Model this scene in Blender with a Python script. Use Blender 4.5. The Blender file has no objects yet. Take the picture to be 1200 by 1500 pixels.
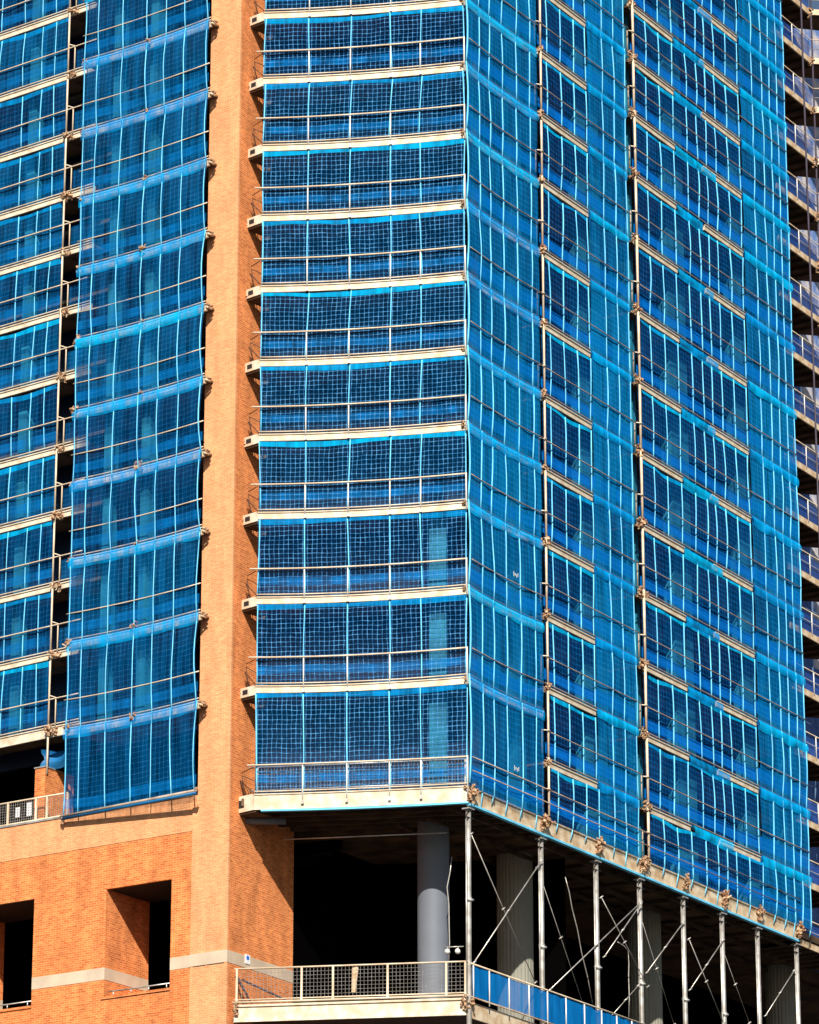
import bpy, math, random
from mathutils import Vector, Matrix
random.seed(7)
R_ = math.radians
scene = bpy.context.scene
COL = scene.collection

# ------------------------------------------------------------------ camera, sky, sun, exposure
F_PX, W_PX, H_PX, PITCH = 5800.0, 1200.0, 1500.0, R_(18.6)
EYE = Vector((0, 0, 1.6))
cam = bpy.data.objects.new('camera', bpy.data.cameras.new('camera'))
COL.objects.link(cam)
cam.location = EYE
cam.rotation_euler = (R_(90) + PITCH, 0, 0)
cam.data.sensor_fit = 'HORIZONTAL'
cam.data.sensor_width = 36
cam.data.lens = 36 * F_PX / W_PX
cam.data.clip_end = 6000
scene.camera = cam

SUN_DIR = Vector((0.02, 3.86, -2.85)).normalized()     # the way the light travels
SUN_EL = math.asin(-SUN_DIR.z)
world = bpy.data.worlds.new('World'); scene.world = world; world.use_nodes = True
wn = world.node_tree.nodes; wn.clear()
sky = wn.new('ShaderNodeTexSky'); sky.sky_type = 'NISHITA'; sky.sun_disc = False
sky.sun_elevation = SUN_EL
sky.sun_rotation = math.atan2(-SUN_DIR.x, -SUN_DIR.y)
bg = wn.new('ShaderNodeBackground'); bg.inputs[1].default_value = 0.05
wo = wn.new('ShaderNodeOutputWorld')
world.node_tree.links.new(sky.outputs[0], bg.inputs[0]); world.node_tree.links.new(bg.outputs[0], wo.inputs[0])
sun = bpy.data.objects.new('sun', bpy.data.lights.new('sun', 'SUN')); COL.objects.link(sun)
sun.data.energy = 5.0; sun.data.angle = R_(0.5); sun.data.color = (1.0, 0.95, 0.87)
sun.rotation_euler = SUN_DIR.to_track_quat('-Z', 'Y').to_euler()
sun.location = (-30, -60, 90)
vs = scene.view_settings
vs.view_transform = 'Standard'; vs.look = 'None'; vs.exposure = 0.56; vs.gamma = 1; vs.use_curve_mapping = False
scene.render.engine = 'CYCLES'
scene.cycles.transparent_max_bounces = 24
scene.cycles.max_bounces = 6

# ------------------------------------------------------------------ pixels to points
def ray(px, py):
    x = (px - 600) / F_PX; v = (750 - py) / F_PX
    return Vector((x, math.cos(PITCH) - v * math.sin(PITCH), math.sin(PITCH) + v * math.cos(PITCH)))

class Plane:
    """vertical plane: origin o (x, y), direction az (degrees from +Y towards +X), normal towards the street"""
    def __init__(self, o, az):
        self.o = Vector((o[0], o[1])); a = R_(az)
        self.e = Vector((math.sin(a), math.cos(a)))
        n = Vector((self.e.y, -self.e.x))
        self.n = n if n.y < 0 else -n
    def hit(self, px, py):
        d = ray(px, py)
        # o + e s = eye + d t
        det = self.e.x * (-d.y) + d.x * self.e.y
        bx, by = EYE.x - self.o.x, EYE.y - self.o.y
        s = (bx * (-d.y) + d.x * by) / det
        p = self.o + self.e * s
        t = (p.y - EYE.y) / d.y
        return s, EYE.z + d.z * t
    def s(self, px, py=700): return self.hit(px, py)[0]
    def z(self, px, py): return self.hit(px, py)[1]
    def p(self, s, z, out=0.0):
        q = self.o + self.e * s + self.n * out
        return Vector((q.x, q.y, z))
    def shifted(self, out):
        q = Plane((0, 0), 0); q.e = self.e.copy(); q.n = self.n.copy(); q.o = self.o + self.n * out
        return q

d0 = ray(683, 700); t0 = 150.0 / d0.y
C0 = Vector((d0.x * t0, 150.0))
PF = Plane(C0, -81.0)           # chamfered front, s grows to the left
PR = Plane(C0, 31.5)            # right face, s grows away
dk = ray(344, 700); tk = 151.3 / dk.y
K = Vector((dk.x * tk, 151.3))  # outer corner of the brick pier
PW = Plane(K, -57.0)            # brick wall, s grows to the left
PS = Plane(K, 31.5)             # side of the brick pier, s grows away
sw = PW.s(299); wp = PW.p(sw, 0)
rd = Vector((ray(299, 700).x, ray(299, 700).y)).normalized()
PL = Plane((wp.x - rd.x * 0.70, wp.y - rd.y * 0.70), -53.5)   # left scaffold plane, s grows to the left
PL1 = PL.shifted(-0.75)         # far left bay, set back a little

# ------------------------------------------------------------------ materials
MATS = {}
def mat(name, color, rough=0.6, metal=0.0, noise=0.0, scale=3.0, color2=None, bump=0.0, spec=0.3):
    m = bpy.data.materials.new(name); m.use_nodes = True
    nt = m.node_tree; b = nt.nodes['Principled BSDF']
    b.inputs['Base Color'].default_value = (*color, 1); b.inputs['Roughness'].default_value = rough
    b.inputs['Metallic'].default_value = metal
    b.inputs['Specular IOR Level'].default_value = spec
    if color2 is not None or noise:
        tc = nt.nodes.new('ShaderNodeTexCoord'); nz = nt.nodes.new('ShaderNodeTexNoise')
        nz.inputs['Scale'].default_value = scale; nz.inputs['Detail'].default_value = 6
        nt.links.new(tc.outputs['Object'], nz.inputs['Vector'])
        rp = nt.nodes.new('ShaderNodeValToRGB')
        c2 = color2 if color2 is not None else tuple(c * (1 - noise) for c in color)
        rp.color_ramp.elements[0].position = 0.38; rp.color_ramp.elements[0].color = (*c2, 1)
        rp.color_ramp.elements[1].position = 0.62; rp.color_ramp.elements[1].color = (*color, 1)
        nt.links.new(nz.outputs[0], rp.inputs[0]); nt.links.new(rp.outputs[0], b.inputs['Base Color'])
        if bump:
            bp = nt.nodes.new('ShaderNodeBump'); bp.inputs['Strength'].default_value = bump; bp.inputs['Distance'].default_value = 0.02
            nt.links.new(nz.outputs[0], bp.inputs['Height']); nt.links.new(bp.outputs[0], b.inputs['Normal'])
    MATS[name] = m
    return m

def brick_mat(name, c1, c2, mortar, bw=0.27, rh=0.09, msize=0.010, patch=0.25):
    m = bpy.data.materials.new(name); m.use_nodes = True
    nt = m.node_tree; N = nt.nodes; Lk = nt.links; b = N['Principled BSDF']
    b.inputs['Roughness'].default_value = 0.85; b.inputs['Specular IOR Level'].default_value = 0.15
    uv = N.new('ShaderNodeUVMap'); uv.uv_map = 'UVMap'
    br = N.new('ShaderNodeTexBrick'); br.offset = 0.5
    br.inputs['Scale'].default_value = 1.0
    br.inputs['Brick Width'].default_value = bw; br.inputs['Row Height'].default_value = rh
    br.inputs['Mortar Size'].default_value = msize; br.inputs['Mortar Smooth'].default_value = 0.3
    br.inputs['Bias'].default_value = 0.0
    br.inputs['Color1'].default_value = (*c1, 1); br.inputs['Color2'].default_value = (*c2, 1); br.inputs['Mortar'].default_value = (*mortar, 1)
    Lk.new(uv.outputs[0], br.inputs['Vector'])
    # wear: broad stains and washed streaks
    mp = N.new('ShaderNodeMapping'); mp.inputs['Scale'].default_value = (0.9, 0.22, 1)
    Lk.new(uv.outputs[0], mp.inputs[0])
    nz = N.new('ShaderNodeTexNoise'); nz.inputs['Scale'].default_value = 1.6; nz.inputs['Detail'].default_value = 8; nz.inputs['Roughness'].default_value = 0.65
    Lk.new(mp.outputs[0], nz.inputs['Vector'])
    nf = N.new('ShaderNodeTexNoise'); nf.inputs['Scale'].default_value = 7.0; nf.inputs['Detail'].default_value = 4
    mp2 = N.new('ShaderNodeMapping'); mp2.inputs['Scale'].default_value = (0.5, 1.6, 1)
    Lk.new(uv.outputs[0], mp2.inputs[0]); Lk.new(mp2.outputs[0], nf.inputs['Vector'])
    mr = N.new('ShaderNodeMapRange'); mr.inputs[1].default_value = 0.3; mr.inputs[2].default_value = 0.7
    mr.inputs[3].default_value = 1 - patch; mr.inputs[4].default_value = 1 + patch * 0.7
    Lk.new(nz.outputs[0], mr.inputs[0])
    mr2 = N.new('ShaderNodeMapRange'); mr2.inputs[1].default_value = 0.3; mr2.inputs[2].default_value = 0.7
    mr2.inputs[3].default_value = 0.86; mr2.inputs[4].default_value = 1.12
    Lk.new(nf.outputs[0], mr2.inputs[0])
    mu = N.new('ShaderNodeMath'); mu.operation = 'MULTIPLY'; Lk.new(mr.outputs[0], mu.inputs[0]); Lk.new(mr2.outputs[0], mu.inputs[1])
    vm = N.new('ShaderNodeVectorMath'); vm.operation = 'SCALE'; Lk.new(br.outputs['Color'], vm.inputs[0]); Lk.new(mu.outputs[0], vm.inputs['Scale'])
    Lk.new(vm.outputs[0], b.inputs['Base Color'])
    bp = N.new('ShaderNodeBump'); bp.inputs['Strength'].default_value = 0.5; bp.inputs['Distance'].default_value = 0.01; bp.invert = True
    Lk.new(br.outputs['Fac'], bp.inputs['Height']); Lk.new(bp.outputs[0], b.inputs['Normal'])
    MATS[name] = m
    return m

def net_mat(name, color, cover, grid=0.0, gcol=(0.3, 0.55, 0.8), cell=0.2, gw=0.13, streak=0.25, teal=None):
    """woven debris mesh: threads too fine to resolve give partial cover, the reinforcing cords show as a grid"""
    m = bpy.data.materials.new(name); m.use_nodes = True
    nt = m.node_tree; N = nt.nodes; Lk = nt.links; N.clear()
    out = N.new('ShaderNodeOutputMaterial')
    uv = N.new('ShaderNodeUVMap'); uv.uv_map = 'UVMap'
    df = N.new('ShaderNodeBsdfDiffuse'); tl = N.new('ShaderNodeBsdfTranslucent')
    mx = N.new('ShaderNodeMixShader'); mx.inputs[0].default_value = 0.18
    tr = N.new('ShaderNodeBsdfTransparent'); mix = N.new('ShaderNodeMixShader')
    Lk.new(df.outputs[0], mx.inputs[1]); Lk.new(tl.outputs[0], mx.inputs[2])
    # cover varies in vertical folds and bunched patches
    mp = N.new('ShaderNodeMapping'); mp.inputs['Scale'].default_value = (2.4, 0.18, 1); Lk.new(uv.outputs[0], mp.inputs[0])
    nz = N.new('ShaderNodeTexNoise'); nz.inputs['Scale'].default_value = 1.3; nz.inputs['Detail'].default_value = 5
    Lk.new(mp.outputs[0], nz.inputs['Vector'])
    mr = N.new('ShaderNodeMapRange'); mr.inputs[1].default_value = 0.3; mr.inputs[2].default_value = 0.7
    mr.inputs[3].default_value = cover * (1 - streak); mr.inputs[4].default_value = min(0.97, cover * (1 + streak))
    Lk.new(nz.outputs[0], mr.inputs[0])
    cov = mr.outputs[0]
    cm = N.new('ShaderNodeMix'); cm.data_type = 'RGBA'
    cm.inputs[6].default_value = (*color, 1); cm.inputs[7].default_value = (*(teal or color), 1)
    Lk.new(nz.outputs[0], cm.inputs[0])
    colr = cm.outputs[2]
    if grid > 0:
        sp = N.new('ShaderNodeSeparateXYZ'); Lk.new(uv.outputs[0], sp.inputs[0])
        ws = []
        n2 = N.new('ShaderNodeTexNoise'); n2.inputs['Scale'].default_value = 1.5; Lk.new(uv.outputs[0], n2.inputs['Vector'])
        for k in (0, 1):
            md = N.new('ShaderNodeMath'); md.operation = 'MULTIPLY_ADD'
            Lk.new(n2.outputs[0], md.inputs[0]); md.inputs[1].default_value = 0.10; Lk.new(sp.outputs[k], md.inputs[2])
            dv = N.new('ShaderNodeMath'); dv.operation = 'DIVIDE'; Lk.new(md.outputs[0], dv.inputs[0]); dv.inputs[1].default_value = cell
            fr = N.new('ShaderNodeMath'); fr.operation = 'FRACT'; Lk.new(dv.outputs[0], fr.inputs[0])
            lt = N.new('ShaderNodeMath'); lt.operation = 'LESS_THAN'; Lk.new(fr.outputs[0], lt.inputs[0]); lt.inputs[1].default_value = gw
            ws.append(lt)
        ma = N.new('ShaderNodeMath'); ma.operation = 'ADD'; Lk.new(ws[0].outputs[0], ma.inputs[0]); Lk.new(ws[1].outputs[0], ma.inputs[1])
        n3 = N.new('ShaderNodeTexNoise'); n3.inputs['Scale'].default_value = 2.6; Lk.new(uv.outputs[0], n3.inputs['Vector'])
        gm = N.new('ShaderNodeMath'); gm.operation = 'MULTIPLY'; Lk.new(ma.outputs[0], gm.inputs[0]); gm.inputs[1].default_value = grid
        g2 = N.new('ShaderNodeMath'); g2.operation = 'MULTIPLY'; Lk.new(gm.outputs[0], g2.inputs[0])
        g3 = N.new('ShaderNodeMapRange'); g3.inputs[1].default_value = 0.35; g3.inputs[2].default_value = 0.65; g3.inputs[3].default_value = 0.55; g3.inputs[4].default_value = 1.25
        Lk.new(n3.outputs[0], g3.inputs[0]); Lk.new(g3.outputs[0], g2.inputs[1])
        g2.use_clamp = True
        ad = N.new('ShaderNodeMath'); ad.operation = 'ADD'; ad.use_clamp = True; Lk.new(cov, ad.inputs[0]); Lk.new(g2.outputs[0], ad.inputs[1])
        cov = ad.outputs[0]
        c2 = N.new('ShaderNodeMix'); c2.data_type = 'RGBA'; c2.inputs[7].default_value = (*gcol, 1)
        Lk.new(g2.outputs[0], c2.inputs[0]); Lk.new(colr, c2.inputs[6]); colr = c2.outputs[2]
    Lk.new(colr, df.inputs[0]); Lk.new(colr, tl.inputs[0])
    Lk.new(tr.outputs[0], mix.inputs[1]); Lk.new(mx.outputs[0], mix.inputs[2]); Lk.new(cov, mix.inputs[0])
    Lk.new(mix.outputs[0], out.inputs[0])
    MATS[name] = m
    return m

BLUE = (0.002, 0.125, 0.41); TEAL = (0.003, 0.17, 0.44)
# sheets of different ages: three of each, fresher, average and more faded
for k, (dc, hue) in enumerate(((0.82, 0.90), (1.0, 1.0), (1.25, 1.14))):
    h = lambda c: (c[0] * hue, c[1] * hue, c[2])
    net_mat('net_front%d' % k, h(BLUE), 0.085 * dc, grid=0.46, gcol=(0.14, 0.42, 0.76), cell=0.195, gw=0.15, streak=0.4)
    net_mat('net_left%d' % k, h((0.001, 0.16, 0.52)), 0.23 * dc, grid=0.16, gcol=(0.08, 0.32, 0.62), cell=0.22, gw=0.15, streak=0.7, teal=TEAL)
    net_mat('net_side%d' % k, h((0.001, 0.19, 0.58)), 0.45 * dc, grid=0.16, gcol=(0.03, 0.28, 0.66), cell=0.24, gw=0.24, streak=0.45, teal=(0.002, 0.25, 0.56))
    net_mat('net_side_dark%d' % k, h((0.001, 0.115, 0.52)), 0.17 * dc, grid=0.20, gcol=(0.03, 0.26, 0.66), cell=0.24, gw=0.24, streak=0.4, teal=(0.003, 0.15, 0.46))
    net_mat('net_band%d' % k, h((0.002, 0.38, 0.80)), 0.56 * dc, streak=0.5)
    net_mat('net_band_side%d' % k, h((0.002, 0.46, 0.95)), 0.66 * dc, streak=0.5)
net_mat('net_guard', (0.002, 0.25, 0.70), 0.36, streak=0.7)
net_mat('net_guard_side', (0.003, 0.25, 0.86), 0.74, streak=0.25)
net_mat('net_dense', (0.003, 0.15, 0.54), 0.80, streak=0.18, teal=(0.008, 0.26, 0.64))
net_mat('net_dim', (0.03, 0.09, 0.34), 0.62, streak=0.3)
mat('seam', (0.17, 0.66, 0.95), 0.6, noise=0.25, scale=1.2)
mat('cream', (0.70, 0.62, 0.48), 0.6, color2=(0.55, 0.43, 0.29), scale=2.4, bump=0.15)
mat('cream_worn', (0.70, 0.58, 0.41), 0.6, color2=(0.50, 0.33, 0.18), scale=2.2, bump=0.2)
mat('tube', (0.74, 0.62, 0.46), 0.5, color2=(0.56, 0.42, 0.28), scale=1.2)
mat('tube_thin', (0.46, 0.36, 0.27), 0.5, color2=(0.26, 0.17, 0.11), scale=1.5)
mat('post_white', (0.74, 0.72, 0.66), 0.45, noise=0.2, scale=2)
mat('galvanised', (0.60, 0.57, 0.52), 0.38, metal=0.55, color2=(0.40, 0.36, 0.31), scale=2.5)
mat('rust', (0.56, 0.40, 0.24), 0.8, color2=(0.20, 0.065, 0.025), scale=9.0, bump=0.6)
mat('timber', (0.10, 0.065, 0.035), 0.9, color2=(0.05, 0.03, 0.016), scale=1.2)
mat('soffit', (0.15, 0.085, 0.045), 0.9, color2=(0.05, 0.03, 0.016), scale=0.9)
mat('dark_glass', (0.006, 0.010, 0.026), 0.3, spec=0.25)
mat('interior_shade', (0.0015, 0.0013, 0.0013), 0.95, spec=0.0)  # near-black colour stands in for deep shade in rooms and open storeys
mat('teal_wrap', (0.010, 0.17, 0.27), 0.7, noise=0.35, scale=1.2)  # teal sheet wrapped round the facade columns
mat('slab', (0.09, 0.075, 0.055), 0.9, noise=0.3, scale=0.8)
mat('column_grey', (0.15, 0.165, 0.19), 0.55, noise=0.10, scale=0.7)
mat('column_fluted', (0.27, 0.26, 0.205), 0.7, noise=0.15, scale=0.9)
mat('stone_band', (0.60, 0.47, 0.34), 0.8, noise=0.16, scale=1.2)
mat('sheet_white', (0.64, 0.58, 0.56), 0.4, color2=(0.14, 0.24, 0.52), scale=1.3, bump=0.6)
mat('sheet_blue', (0.05, 0.13, 0.42), 0.45, color2=(0.02, 0.05, 0.22), scale=1.2, bump=0.6)
mat('tarp_blue', (0.01, 0.15, 0.36), 0.5, noise=0.3, scale=2)
mat('sign_white', (0.8, 0.8, 0.8), 0.4)
mat('sign_blue', (0.02, 0.16, 0.62), 0.4)
mat('pole_dark', (0.06, 0.05, 0.07), 0.5, noise=0.3, scale=1)
mat('gate_brown', (0.10, 0.045, 0.025), 0.6, noise=0.3, scale=2)
mat('near_black', (0.02, 0.02, 0.022), 0.6)  # dark clamp bars; also painted-in shade of lintel soffits and beam hollows
mat('asphalt', (0.05, 0.05, 0.052), 0.9, noise=0.3, scale=0.3)
brick_mat('brick_orange', (0.78, 0.235, 0.062), (0.54, 0.130, 0.030), (0.74, 0.38, 0.18), patch=0.3)
brick_mat('brick_pale', (0.77, 0.330, 0.145), (0.68, 0.265, 0.105), (0.74, 0.45, 0.25), patch=0.22)

# ------------------------------------------------------------------ mesh building
class MB:
    def __init__(self): self.v = []; self.f = []; self.uv = []
    def quad(self, a, b, c, d, uv=None):
        i = len(self.v); self.v += [Vector(a), Vector(b), Vector(c), Vector(d)]; self.f.append((i, i + 1, i + 2, i + 3))
        self.uv.append(uv or [(0, 0), (1, 0), (1, 1), (0, 1)]); return self
    def box(self, pl, s0, s1, z0, z1, o0, o1, uvm=False):
        P = [pl.p(s, z, o) for o in (o0, o1) for z in (z0, z1) for s in (s0, s1)]
        i = len(self.v); self.v += P
        for q in ((0, 1, 3, 2), (4, 6, 7, 5), (0, 4, 5, 1), (2, 3, 7, 6), (0, 2, 6, 4), (1, 5, 7, 3)):
            self.f.append(tuple(i + k for k in q))
            us = []
            for k in q:
                s = (s0, s1)[k & 1]; z = (z0, z1)[(k >> 1) & 1]; o = (o0, o1)[k >> 2]
                side = q in ((0, 2, 6, 4), (1, 5, 7, 3))
                us.append((o if side else s, z))
            self.uv.append(us)
        return self
    def tube(self, pts, r, n=8, cap=True):
        pts = [Vector(p) for p in pts]; i0 = len(self.v); m = len(pts)
        for k, p in enumerate(pts):
            d = (pts[min(k + 1, m - 1)] - pts[max(k - 1, 0)]).normalized()
            a = Vector((0, 0, 1)) if abs(d.z) < 0.9 else Vector((1, 0, 0))
            u = d.cross(a).normalized(); w = d.cross(u)
            for j in range(n):
                t = 2 * math.pi * j / n
                self.v.append(p + (u * math.cos(t) + w * math.sin(t)) * r)
        for k in range(m - 1):
            for j in range(n):
                a = i0 + k * n + j; b = i0 + k * n + (j + 1) % n
                self.f.append((a, b, b + n, a + n)); self.uv.append([(0, 0)] * 4)
        if cap:
            self.f.append(tuple(i0 + j for j in range(n))[::-1]); self.uv.append([(0, 0)] * n)
            self.f.append(tuple(i0 + (m - 1) * n + j for j in range(n))); self.uv.append([(0, 0)] * n)
        return self
    def grid(self, fn, nx, ny):
        """fn(u, v) -> (point, (uvx, uvy))"""
        i0 = len(self.v); U = []
        for j in range(ny + 1):
            for i in range(nx + 1):
                p, t = fn(i / nx, j / ny); self.v.append(Vector(p)); U.append(t)
        for j in range(ny):
            for i in range(nx):
                a = j * (nx + 1) + i; q = (a, a + 1, a + nx + 2, a + nx + 1)
                self.f.append(tuple(i0 + k for k in q)); self.uv.append([U[k] for k in q])
        return self
    def build(self, name, m, parent=None, smooth=False, loc=None):
        o0 = Vector(loc) if loc is not None else (parent.matrix_world.translation if False else (ROOT_LOC[parent.name] if parent else Vector((0, 0, 0))))
        me = bpy.data.meshes.new(name)
        me.from_pydata([tuple(p - o0) for p in self.v], [], self.f)
        ul = me.uv_layers.new(name='UVMap'); flat = [c for us in self.uv for t in us for c in t]
        ul.data.foreach_set('uv', flat)
        me.materials.append(MATS[m] if m in MATS else MATS[m + random.choice('01122')])
        if smooth: me.polygons.foreach_set('use_smooth', [True] * len(me.polygons))
        ob = bpy.data.objects.new(name, me); COL.objects.link(ob)
        if parent: ob.parent = parent
        elif loc is not None: ob.location = o0
        ROOT_LOC[ob.name] = o0
        return ob
ROOT_LOC = {}

def thing(name, label, cat, loc=(0, 0, 0), group=None):
    o = bpy.data.objects.new(name, None); COL.objects.link(o); o.location = loc; o.empty_display_size = 0.3
    o['label'] = label; o['category'] = cat
    if group: o['group'] = group
    ROOT_LOC[o.name] = Vector(loc)
    return o
def tag(o, label, cat, group=None):
    o['label'] = label; o['category'] = cat
    if group: o['group'] = group
    return o
ORD = ['first', 'second', 'third', 'fourth', 'fifth', 'sixth', 'seventh', 'eighth', 'ninth', 'tenth', 'eleventh', 'twelfth',
       'thirteenth', 'fourteenth', 'fifteenth', 'sixteenth', 'seventeenth', 'eighteenth', 'nineteenth', 'twentieth']

# clamps: a handful of couplers bunched round a joint, three shared meshes
def clamp_mesh(seed):
    rg = random.Random(seed); b = MB(); q = Plane((0, 0), 90)
    for k in range(9):
        c = Vector((rg.uniform(-.16, .16), rg.uniform(-.13, .13), rg.uniform(-.20, .20)))
        d = Vector((rg.uniform(-1, 1), rg.uniform(-1, 1), rg.uniform(-1, 1))).normalized() * rg.uniform(.05, .11)
        b.tube([c - d, c + d], rg.uniform(.028, .055), 6)
    for k in range(4):
        c = Vector((rg.uniform(-.14, .14), rg.uniform(-.12, .05), rg.uniform(-.2, .2)))
        h = rg.uniform(.04, .08)
        b.box(Plane((c.x, c.y), 90 + rg.uniform(-40, 40)), -h, h, c.z - h, c.z + h * .8, -h, h * .7)
    me = bpy.data.meshes.new('clamp_cluster'); me.from_pydata([tuple(p) for p in b.v], [], b.f); me.materials.append(MATS['rust'])
    return me
CLAMPS = [clamp_mesh(k) for k in range(9)]
def clamp(parent, pos, sc=1.0):
    o = bpy.data.objects.new('clamp', random.choice(CLAMPS)); COL.objects.link(o); o.parent = parent
    o.location = Vector(pos) - ROOT_LOC[parent.name]; o.rotation_euler = (random.uniform(-.5, .5), random.uniform(-.5, .5), random.uniform(-3.1, 3.1)); k = sc * random.uniform(.68, 1.08); o.scale = (k * random.uniform(.8, 1.1), k, k * random.uniform(.8, 1.15))
    return o

def rnd_wave(seed):
    rg = random.Random(seed); k = [(rg.uniform(.5, 2.4), rg.uniform(.4, 1.6), rg.uniform(0, 6.3), rg.uniform(.4, 1)) for _ in range(5)]
    return lambda s, z: sum(a * math.sin(fs * s + fz * z + ph) for fs, fz, ph, a in k) / 3.0

# ------------------------------------------------------------------ scaffold nets and platforms
def make_net(pl, label, group, s0, s1, zb, zt, out, material, seams, seed, sag=0.0, billow=0.06, hem=None, band=None,
             guard=None, edge_wave=0.05, seam_r=0.036, smat='seam'):
    """one hung sheet of debris mesh with its seam ropes (parts), top hem or lap band, and guard strip"""
    root = thing('debris_net', label, 'safety net', pl.p((s0 + s1) / 2, zb, out), group)
    w = rnd_wave(seed); rg = random.Random(seed * 3 + 1); L = s1 - s0; H = zt - zb
    uo = rg.uniform(0, 40); vo = rg.uniform(0, 40); lean = rg.uniform(-.04, .04); billow *= rg.uniform(.6, 2.0)
    sl = rg.uniform(.0, .10); sc_ = rg.uniform(.2, .8)
    def S(u, v, do=0.0):
        e = edge_wave * math.sin(math.pi * v) * (1 if u < .5 else -1) * (abs(u - .5) * 2) ** 6
        s = s0 + L * u + e + lean * (v - .5) * 2 * (1 - (abs(u - .5) * 2) ** 4)
        bow = -4 * sag * u * (1 - u) - sl * v * math.exp(-((u - sc_) / .2) ** 2)
        z = zb + H * v + bow + .02 * w(s * 1.7, 3) * (1 - abs(2 * v - 1))
        o = out + do + billow * math.sin(math.pi * v) * (.5 + .5 * w(s, z)) * (1 - .3 * abs(2 * u - 1)) + .03 * w(s * 2.3, z * .6)
        return pl.p(s, z, o)
    nx = max(6, int(L / .22)); ny = 12
    MB().grid(lambda u, v: (S(u, v), (s0 + L * u + uo, zb + H * v + vo)), nx, ny).build('net_sheet', material, root, True)
    for s in seams:
        u = (s - s0) / L; du = rg.uniform(-.09, .09) / L; u = min(.995, max(.005, u))
        top = rg.choice((1.0, 1.0, 1.0, .99)); kink = rg.uniform(-.025, .025) / L
        pts = [S(min(1, max(0, u + du * (t - .5) + kink * math.sin(3.1 * t))), t * top, .03) for t in [k / 7 for k in range(8)]]
        MB().tube(pts, seam_r * rg.uniform(.68, .95), 5).build('seam', smat, root, True)
    if hem:
        h, m = hem
        MB().grid(lambda u, v: (S(u, 1 - (h / H) * (1 - v) * (1 + .25 * math.sin(7 * u + seed)), .022 + .01 * math.sin(9 * u)), (s0 + L * u + uo, vo + v * h)), nx, 2).build('hem', m, root, True)
    if band:
        z0, z1, m, a0, a1 = band      # lapping strip at beam height, with slack
        def Bf(u, v):
            u = a0 + (a1 - a0) * u; s = s0 + L * u
            z = z0 + (z1 - z0) * v - 4 * sag * u * (1 - u) + .05 * w(s * 1.3, 9) * (1 - v) - .04 * abs(math.sin(2.1 * s + seed)) * (1 - v)
            return pl.p(s, z, out + .05 + .05 * math.sin(math.pi * v) * (1 + w(s * 2, 1))), (s + uo, z + vo)
        MB().grid(Bf, nx, 4).build('lap_strip', m, root, True)
    if guard:
        z0, z1, m, go = guard
        def Gf(u, v):
            s = s0 + .05 + (L - .1) * u; z = z0 + (z1 - z0) * v - 4 * sag * u * (1 - u) + .05 * w(s, 5)
            return pl.p(s, z, out + go), (s + uo + 7, z * .4 + vo)
        MB().grid(Gf, nx, 3).build('guard_strip', m, root, True)
    return root

def sagline(pl, s0, s1, z, out, sag, n=10):
    return [pl.p(s0 + (s1 - s0) * k / n, z - 4 * sag * (k / n) * (1 - k / n), out) for k in range(n + 1)]

def sagbox(mb, pl, s0, s1, z0, z1, o0, o1, sag, n=8):
    for k in range(n):
        a, b = k / n, (k + 1) / n; da, db = -4 * sag * a * (1 - a), -4 * sag * b * (1 - b)
        sa, sb = s0 + (s1 - s0) * a, s0 + (s1 - s0) * b
        for (oo, zz) in (((o1, o1), (z0, z1)), ((o0, o0), (z1, z0))):
            mb.quad(pl.p(sa, zz[0] + da, oo[0]), pl.p(sb, zz[0] + db, oo[0]), pl.p(sb, zz[1] + db, oo[0]), pl.p(sa, zz[1] + da, oo[0]))
        mb.quad(pl.p(sa, z1 + da, o0), pl.p(sa, z1 + da, o1), pl.p(sb, z1 + db, o1), pl.p(sb, z1 + db, o0))
        mb.quad(pl.p(sa, z0 + da, o1), pl.p(sa, z0 + da, o0), pl.p(sb, z0 + db, o0), pl.p(sb, z0 + db, o1))
    for s, d in ((s0, 0), (s1, 0)):
        mb.quad(pl.p(s, z0, o0), pl.p(s, z1, o0), pl.p(s, z1, o1), pl.p(s, z0, o1))
    return mb

def make_platform(pl, label, group, s0, s1, z, sag=0.0, beam=0.30, depth=1.5, rail_h=1.06, posts=(), clamps=(), rail_out=0.16,
                  post_mat='post_white', rail_mat='tube', rail_r=0.032, beam_spans=None, toe=True, deck=True, rail_ends=(0, 0), beam_mat='cream', post_drop=.34):
    root = thing('scaffold_platform', label, 'scaffold platform', pl.p((s0 + s1) / 2, z - beam - .1, 0), group)
    for a, b in (beam_spans or [(s0, s1)]):
        mb = MB(); sg = sag * ((b - a) / (s1 - s0))
        sagbox(mb, pl, a, b, z - .10 - beam, z - .10, -.06, .03, sg)
        sagbox(mb, pl, a, b, z - .13, z - .085, .03, .07, sg)
        mb.build('edge_beam', beam_mat, root)
    if toe:
        MB().tube(sagline(pl, s0, s1, z, .07, sag), .026, 6).build('toe_rail', rail_mat, root, True)
    h = rail_h
    MB().tube(sagline(pl, s0 - rail_ends[0], s1 + rail_ends[1], z + h, rail_out, sag), rail_r, 6).build('handrail', rail_mat, root, True)
    for s in posts:
        u = (s - s0) / (s1 - s0); d = -4 * sag * u * (1 - u)
        MB().tube([pl.p(s, z - post_drop + d, .10), pl.p(s, z + h + d, rail_out - .02)], .030, 6).build('post', post_mat, root, True)
        MB().box(pl, s - .05, s + .05, z - post_drop - .05 + d, z - post_drop + .10 + d, .03, .13).build('bracket', 'galvanised', root)
    if deck:
        sagbox(MB(), pl, s0, s1, z - .24, z - .16, -depth, -.07, sag, 4).build('deck', 'soffit', root)
    for s in clamps: clamp(root, pl.p(s, z - .16, .08))
    return root

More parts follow.
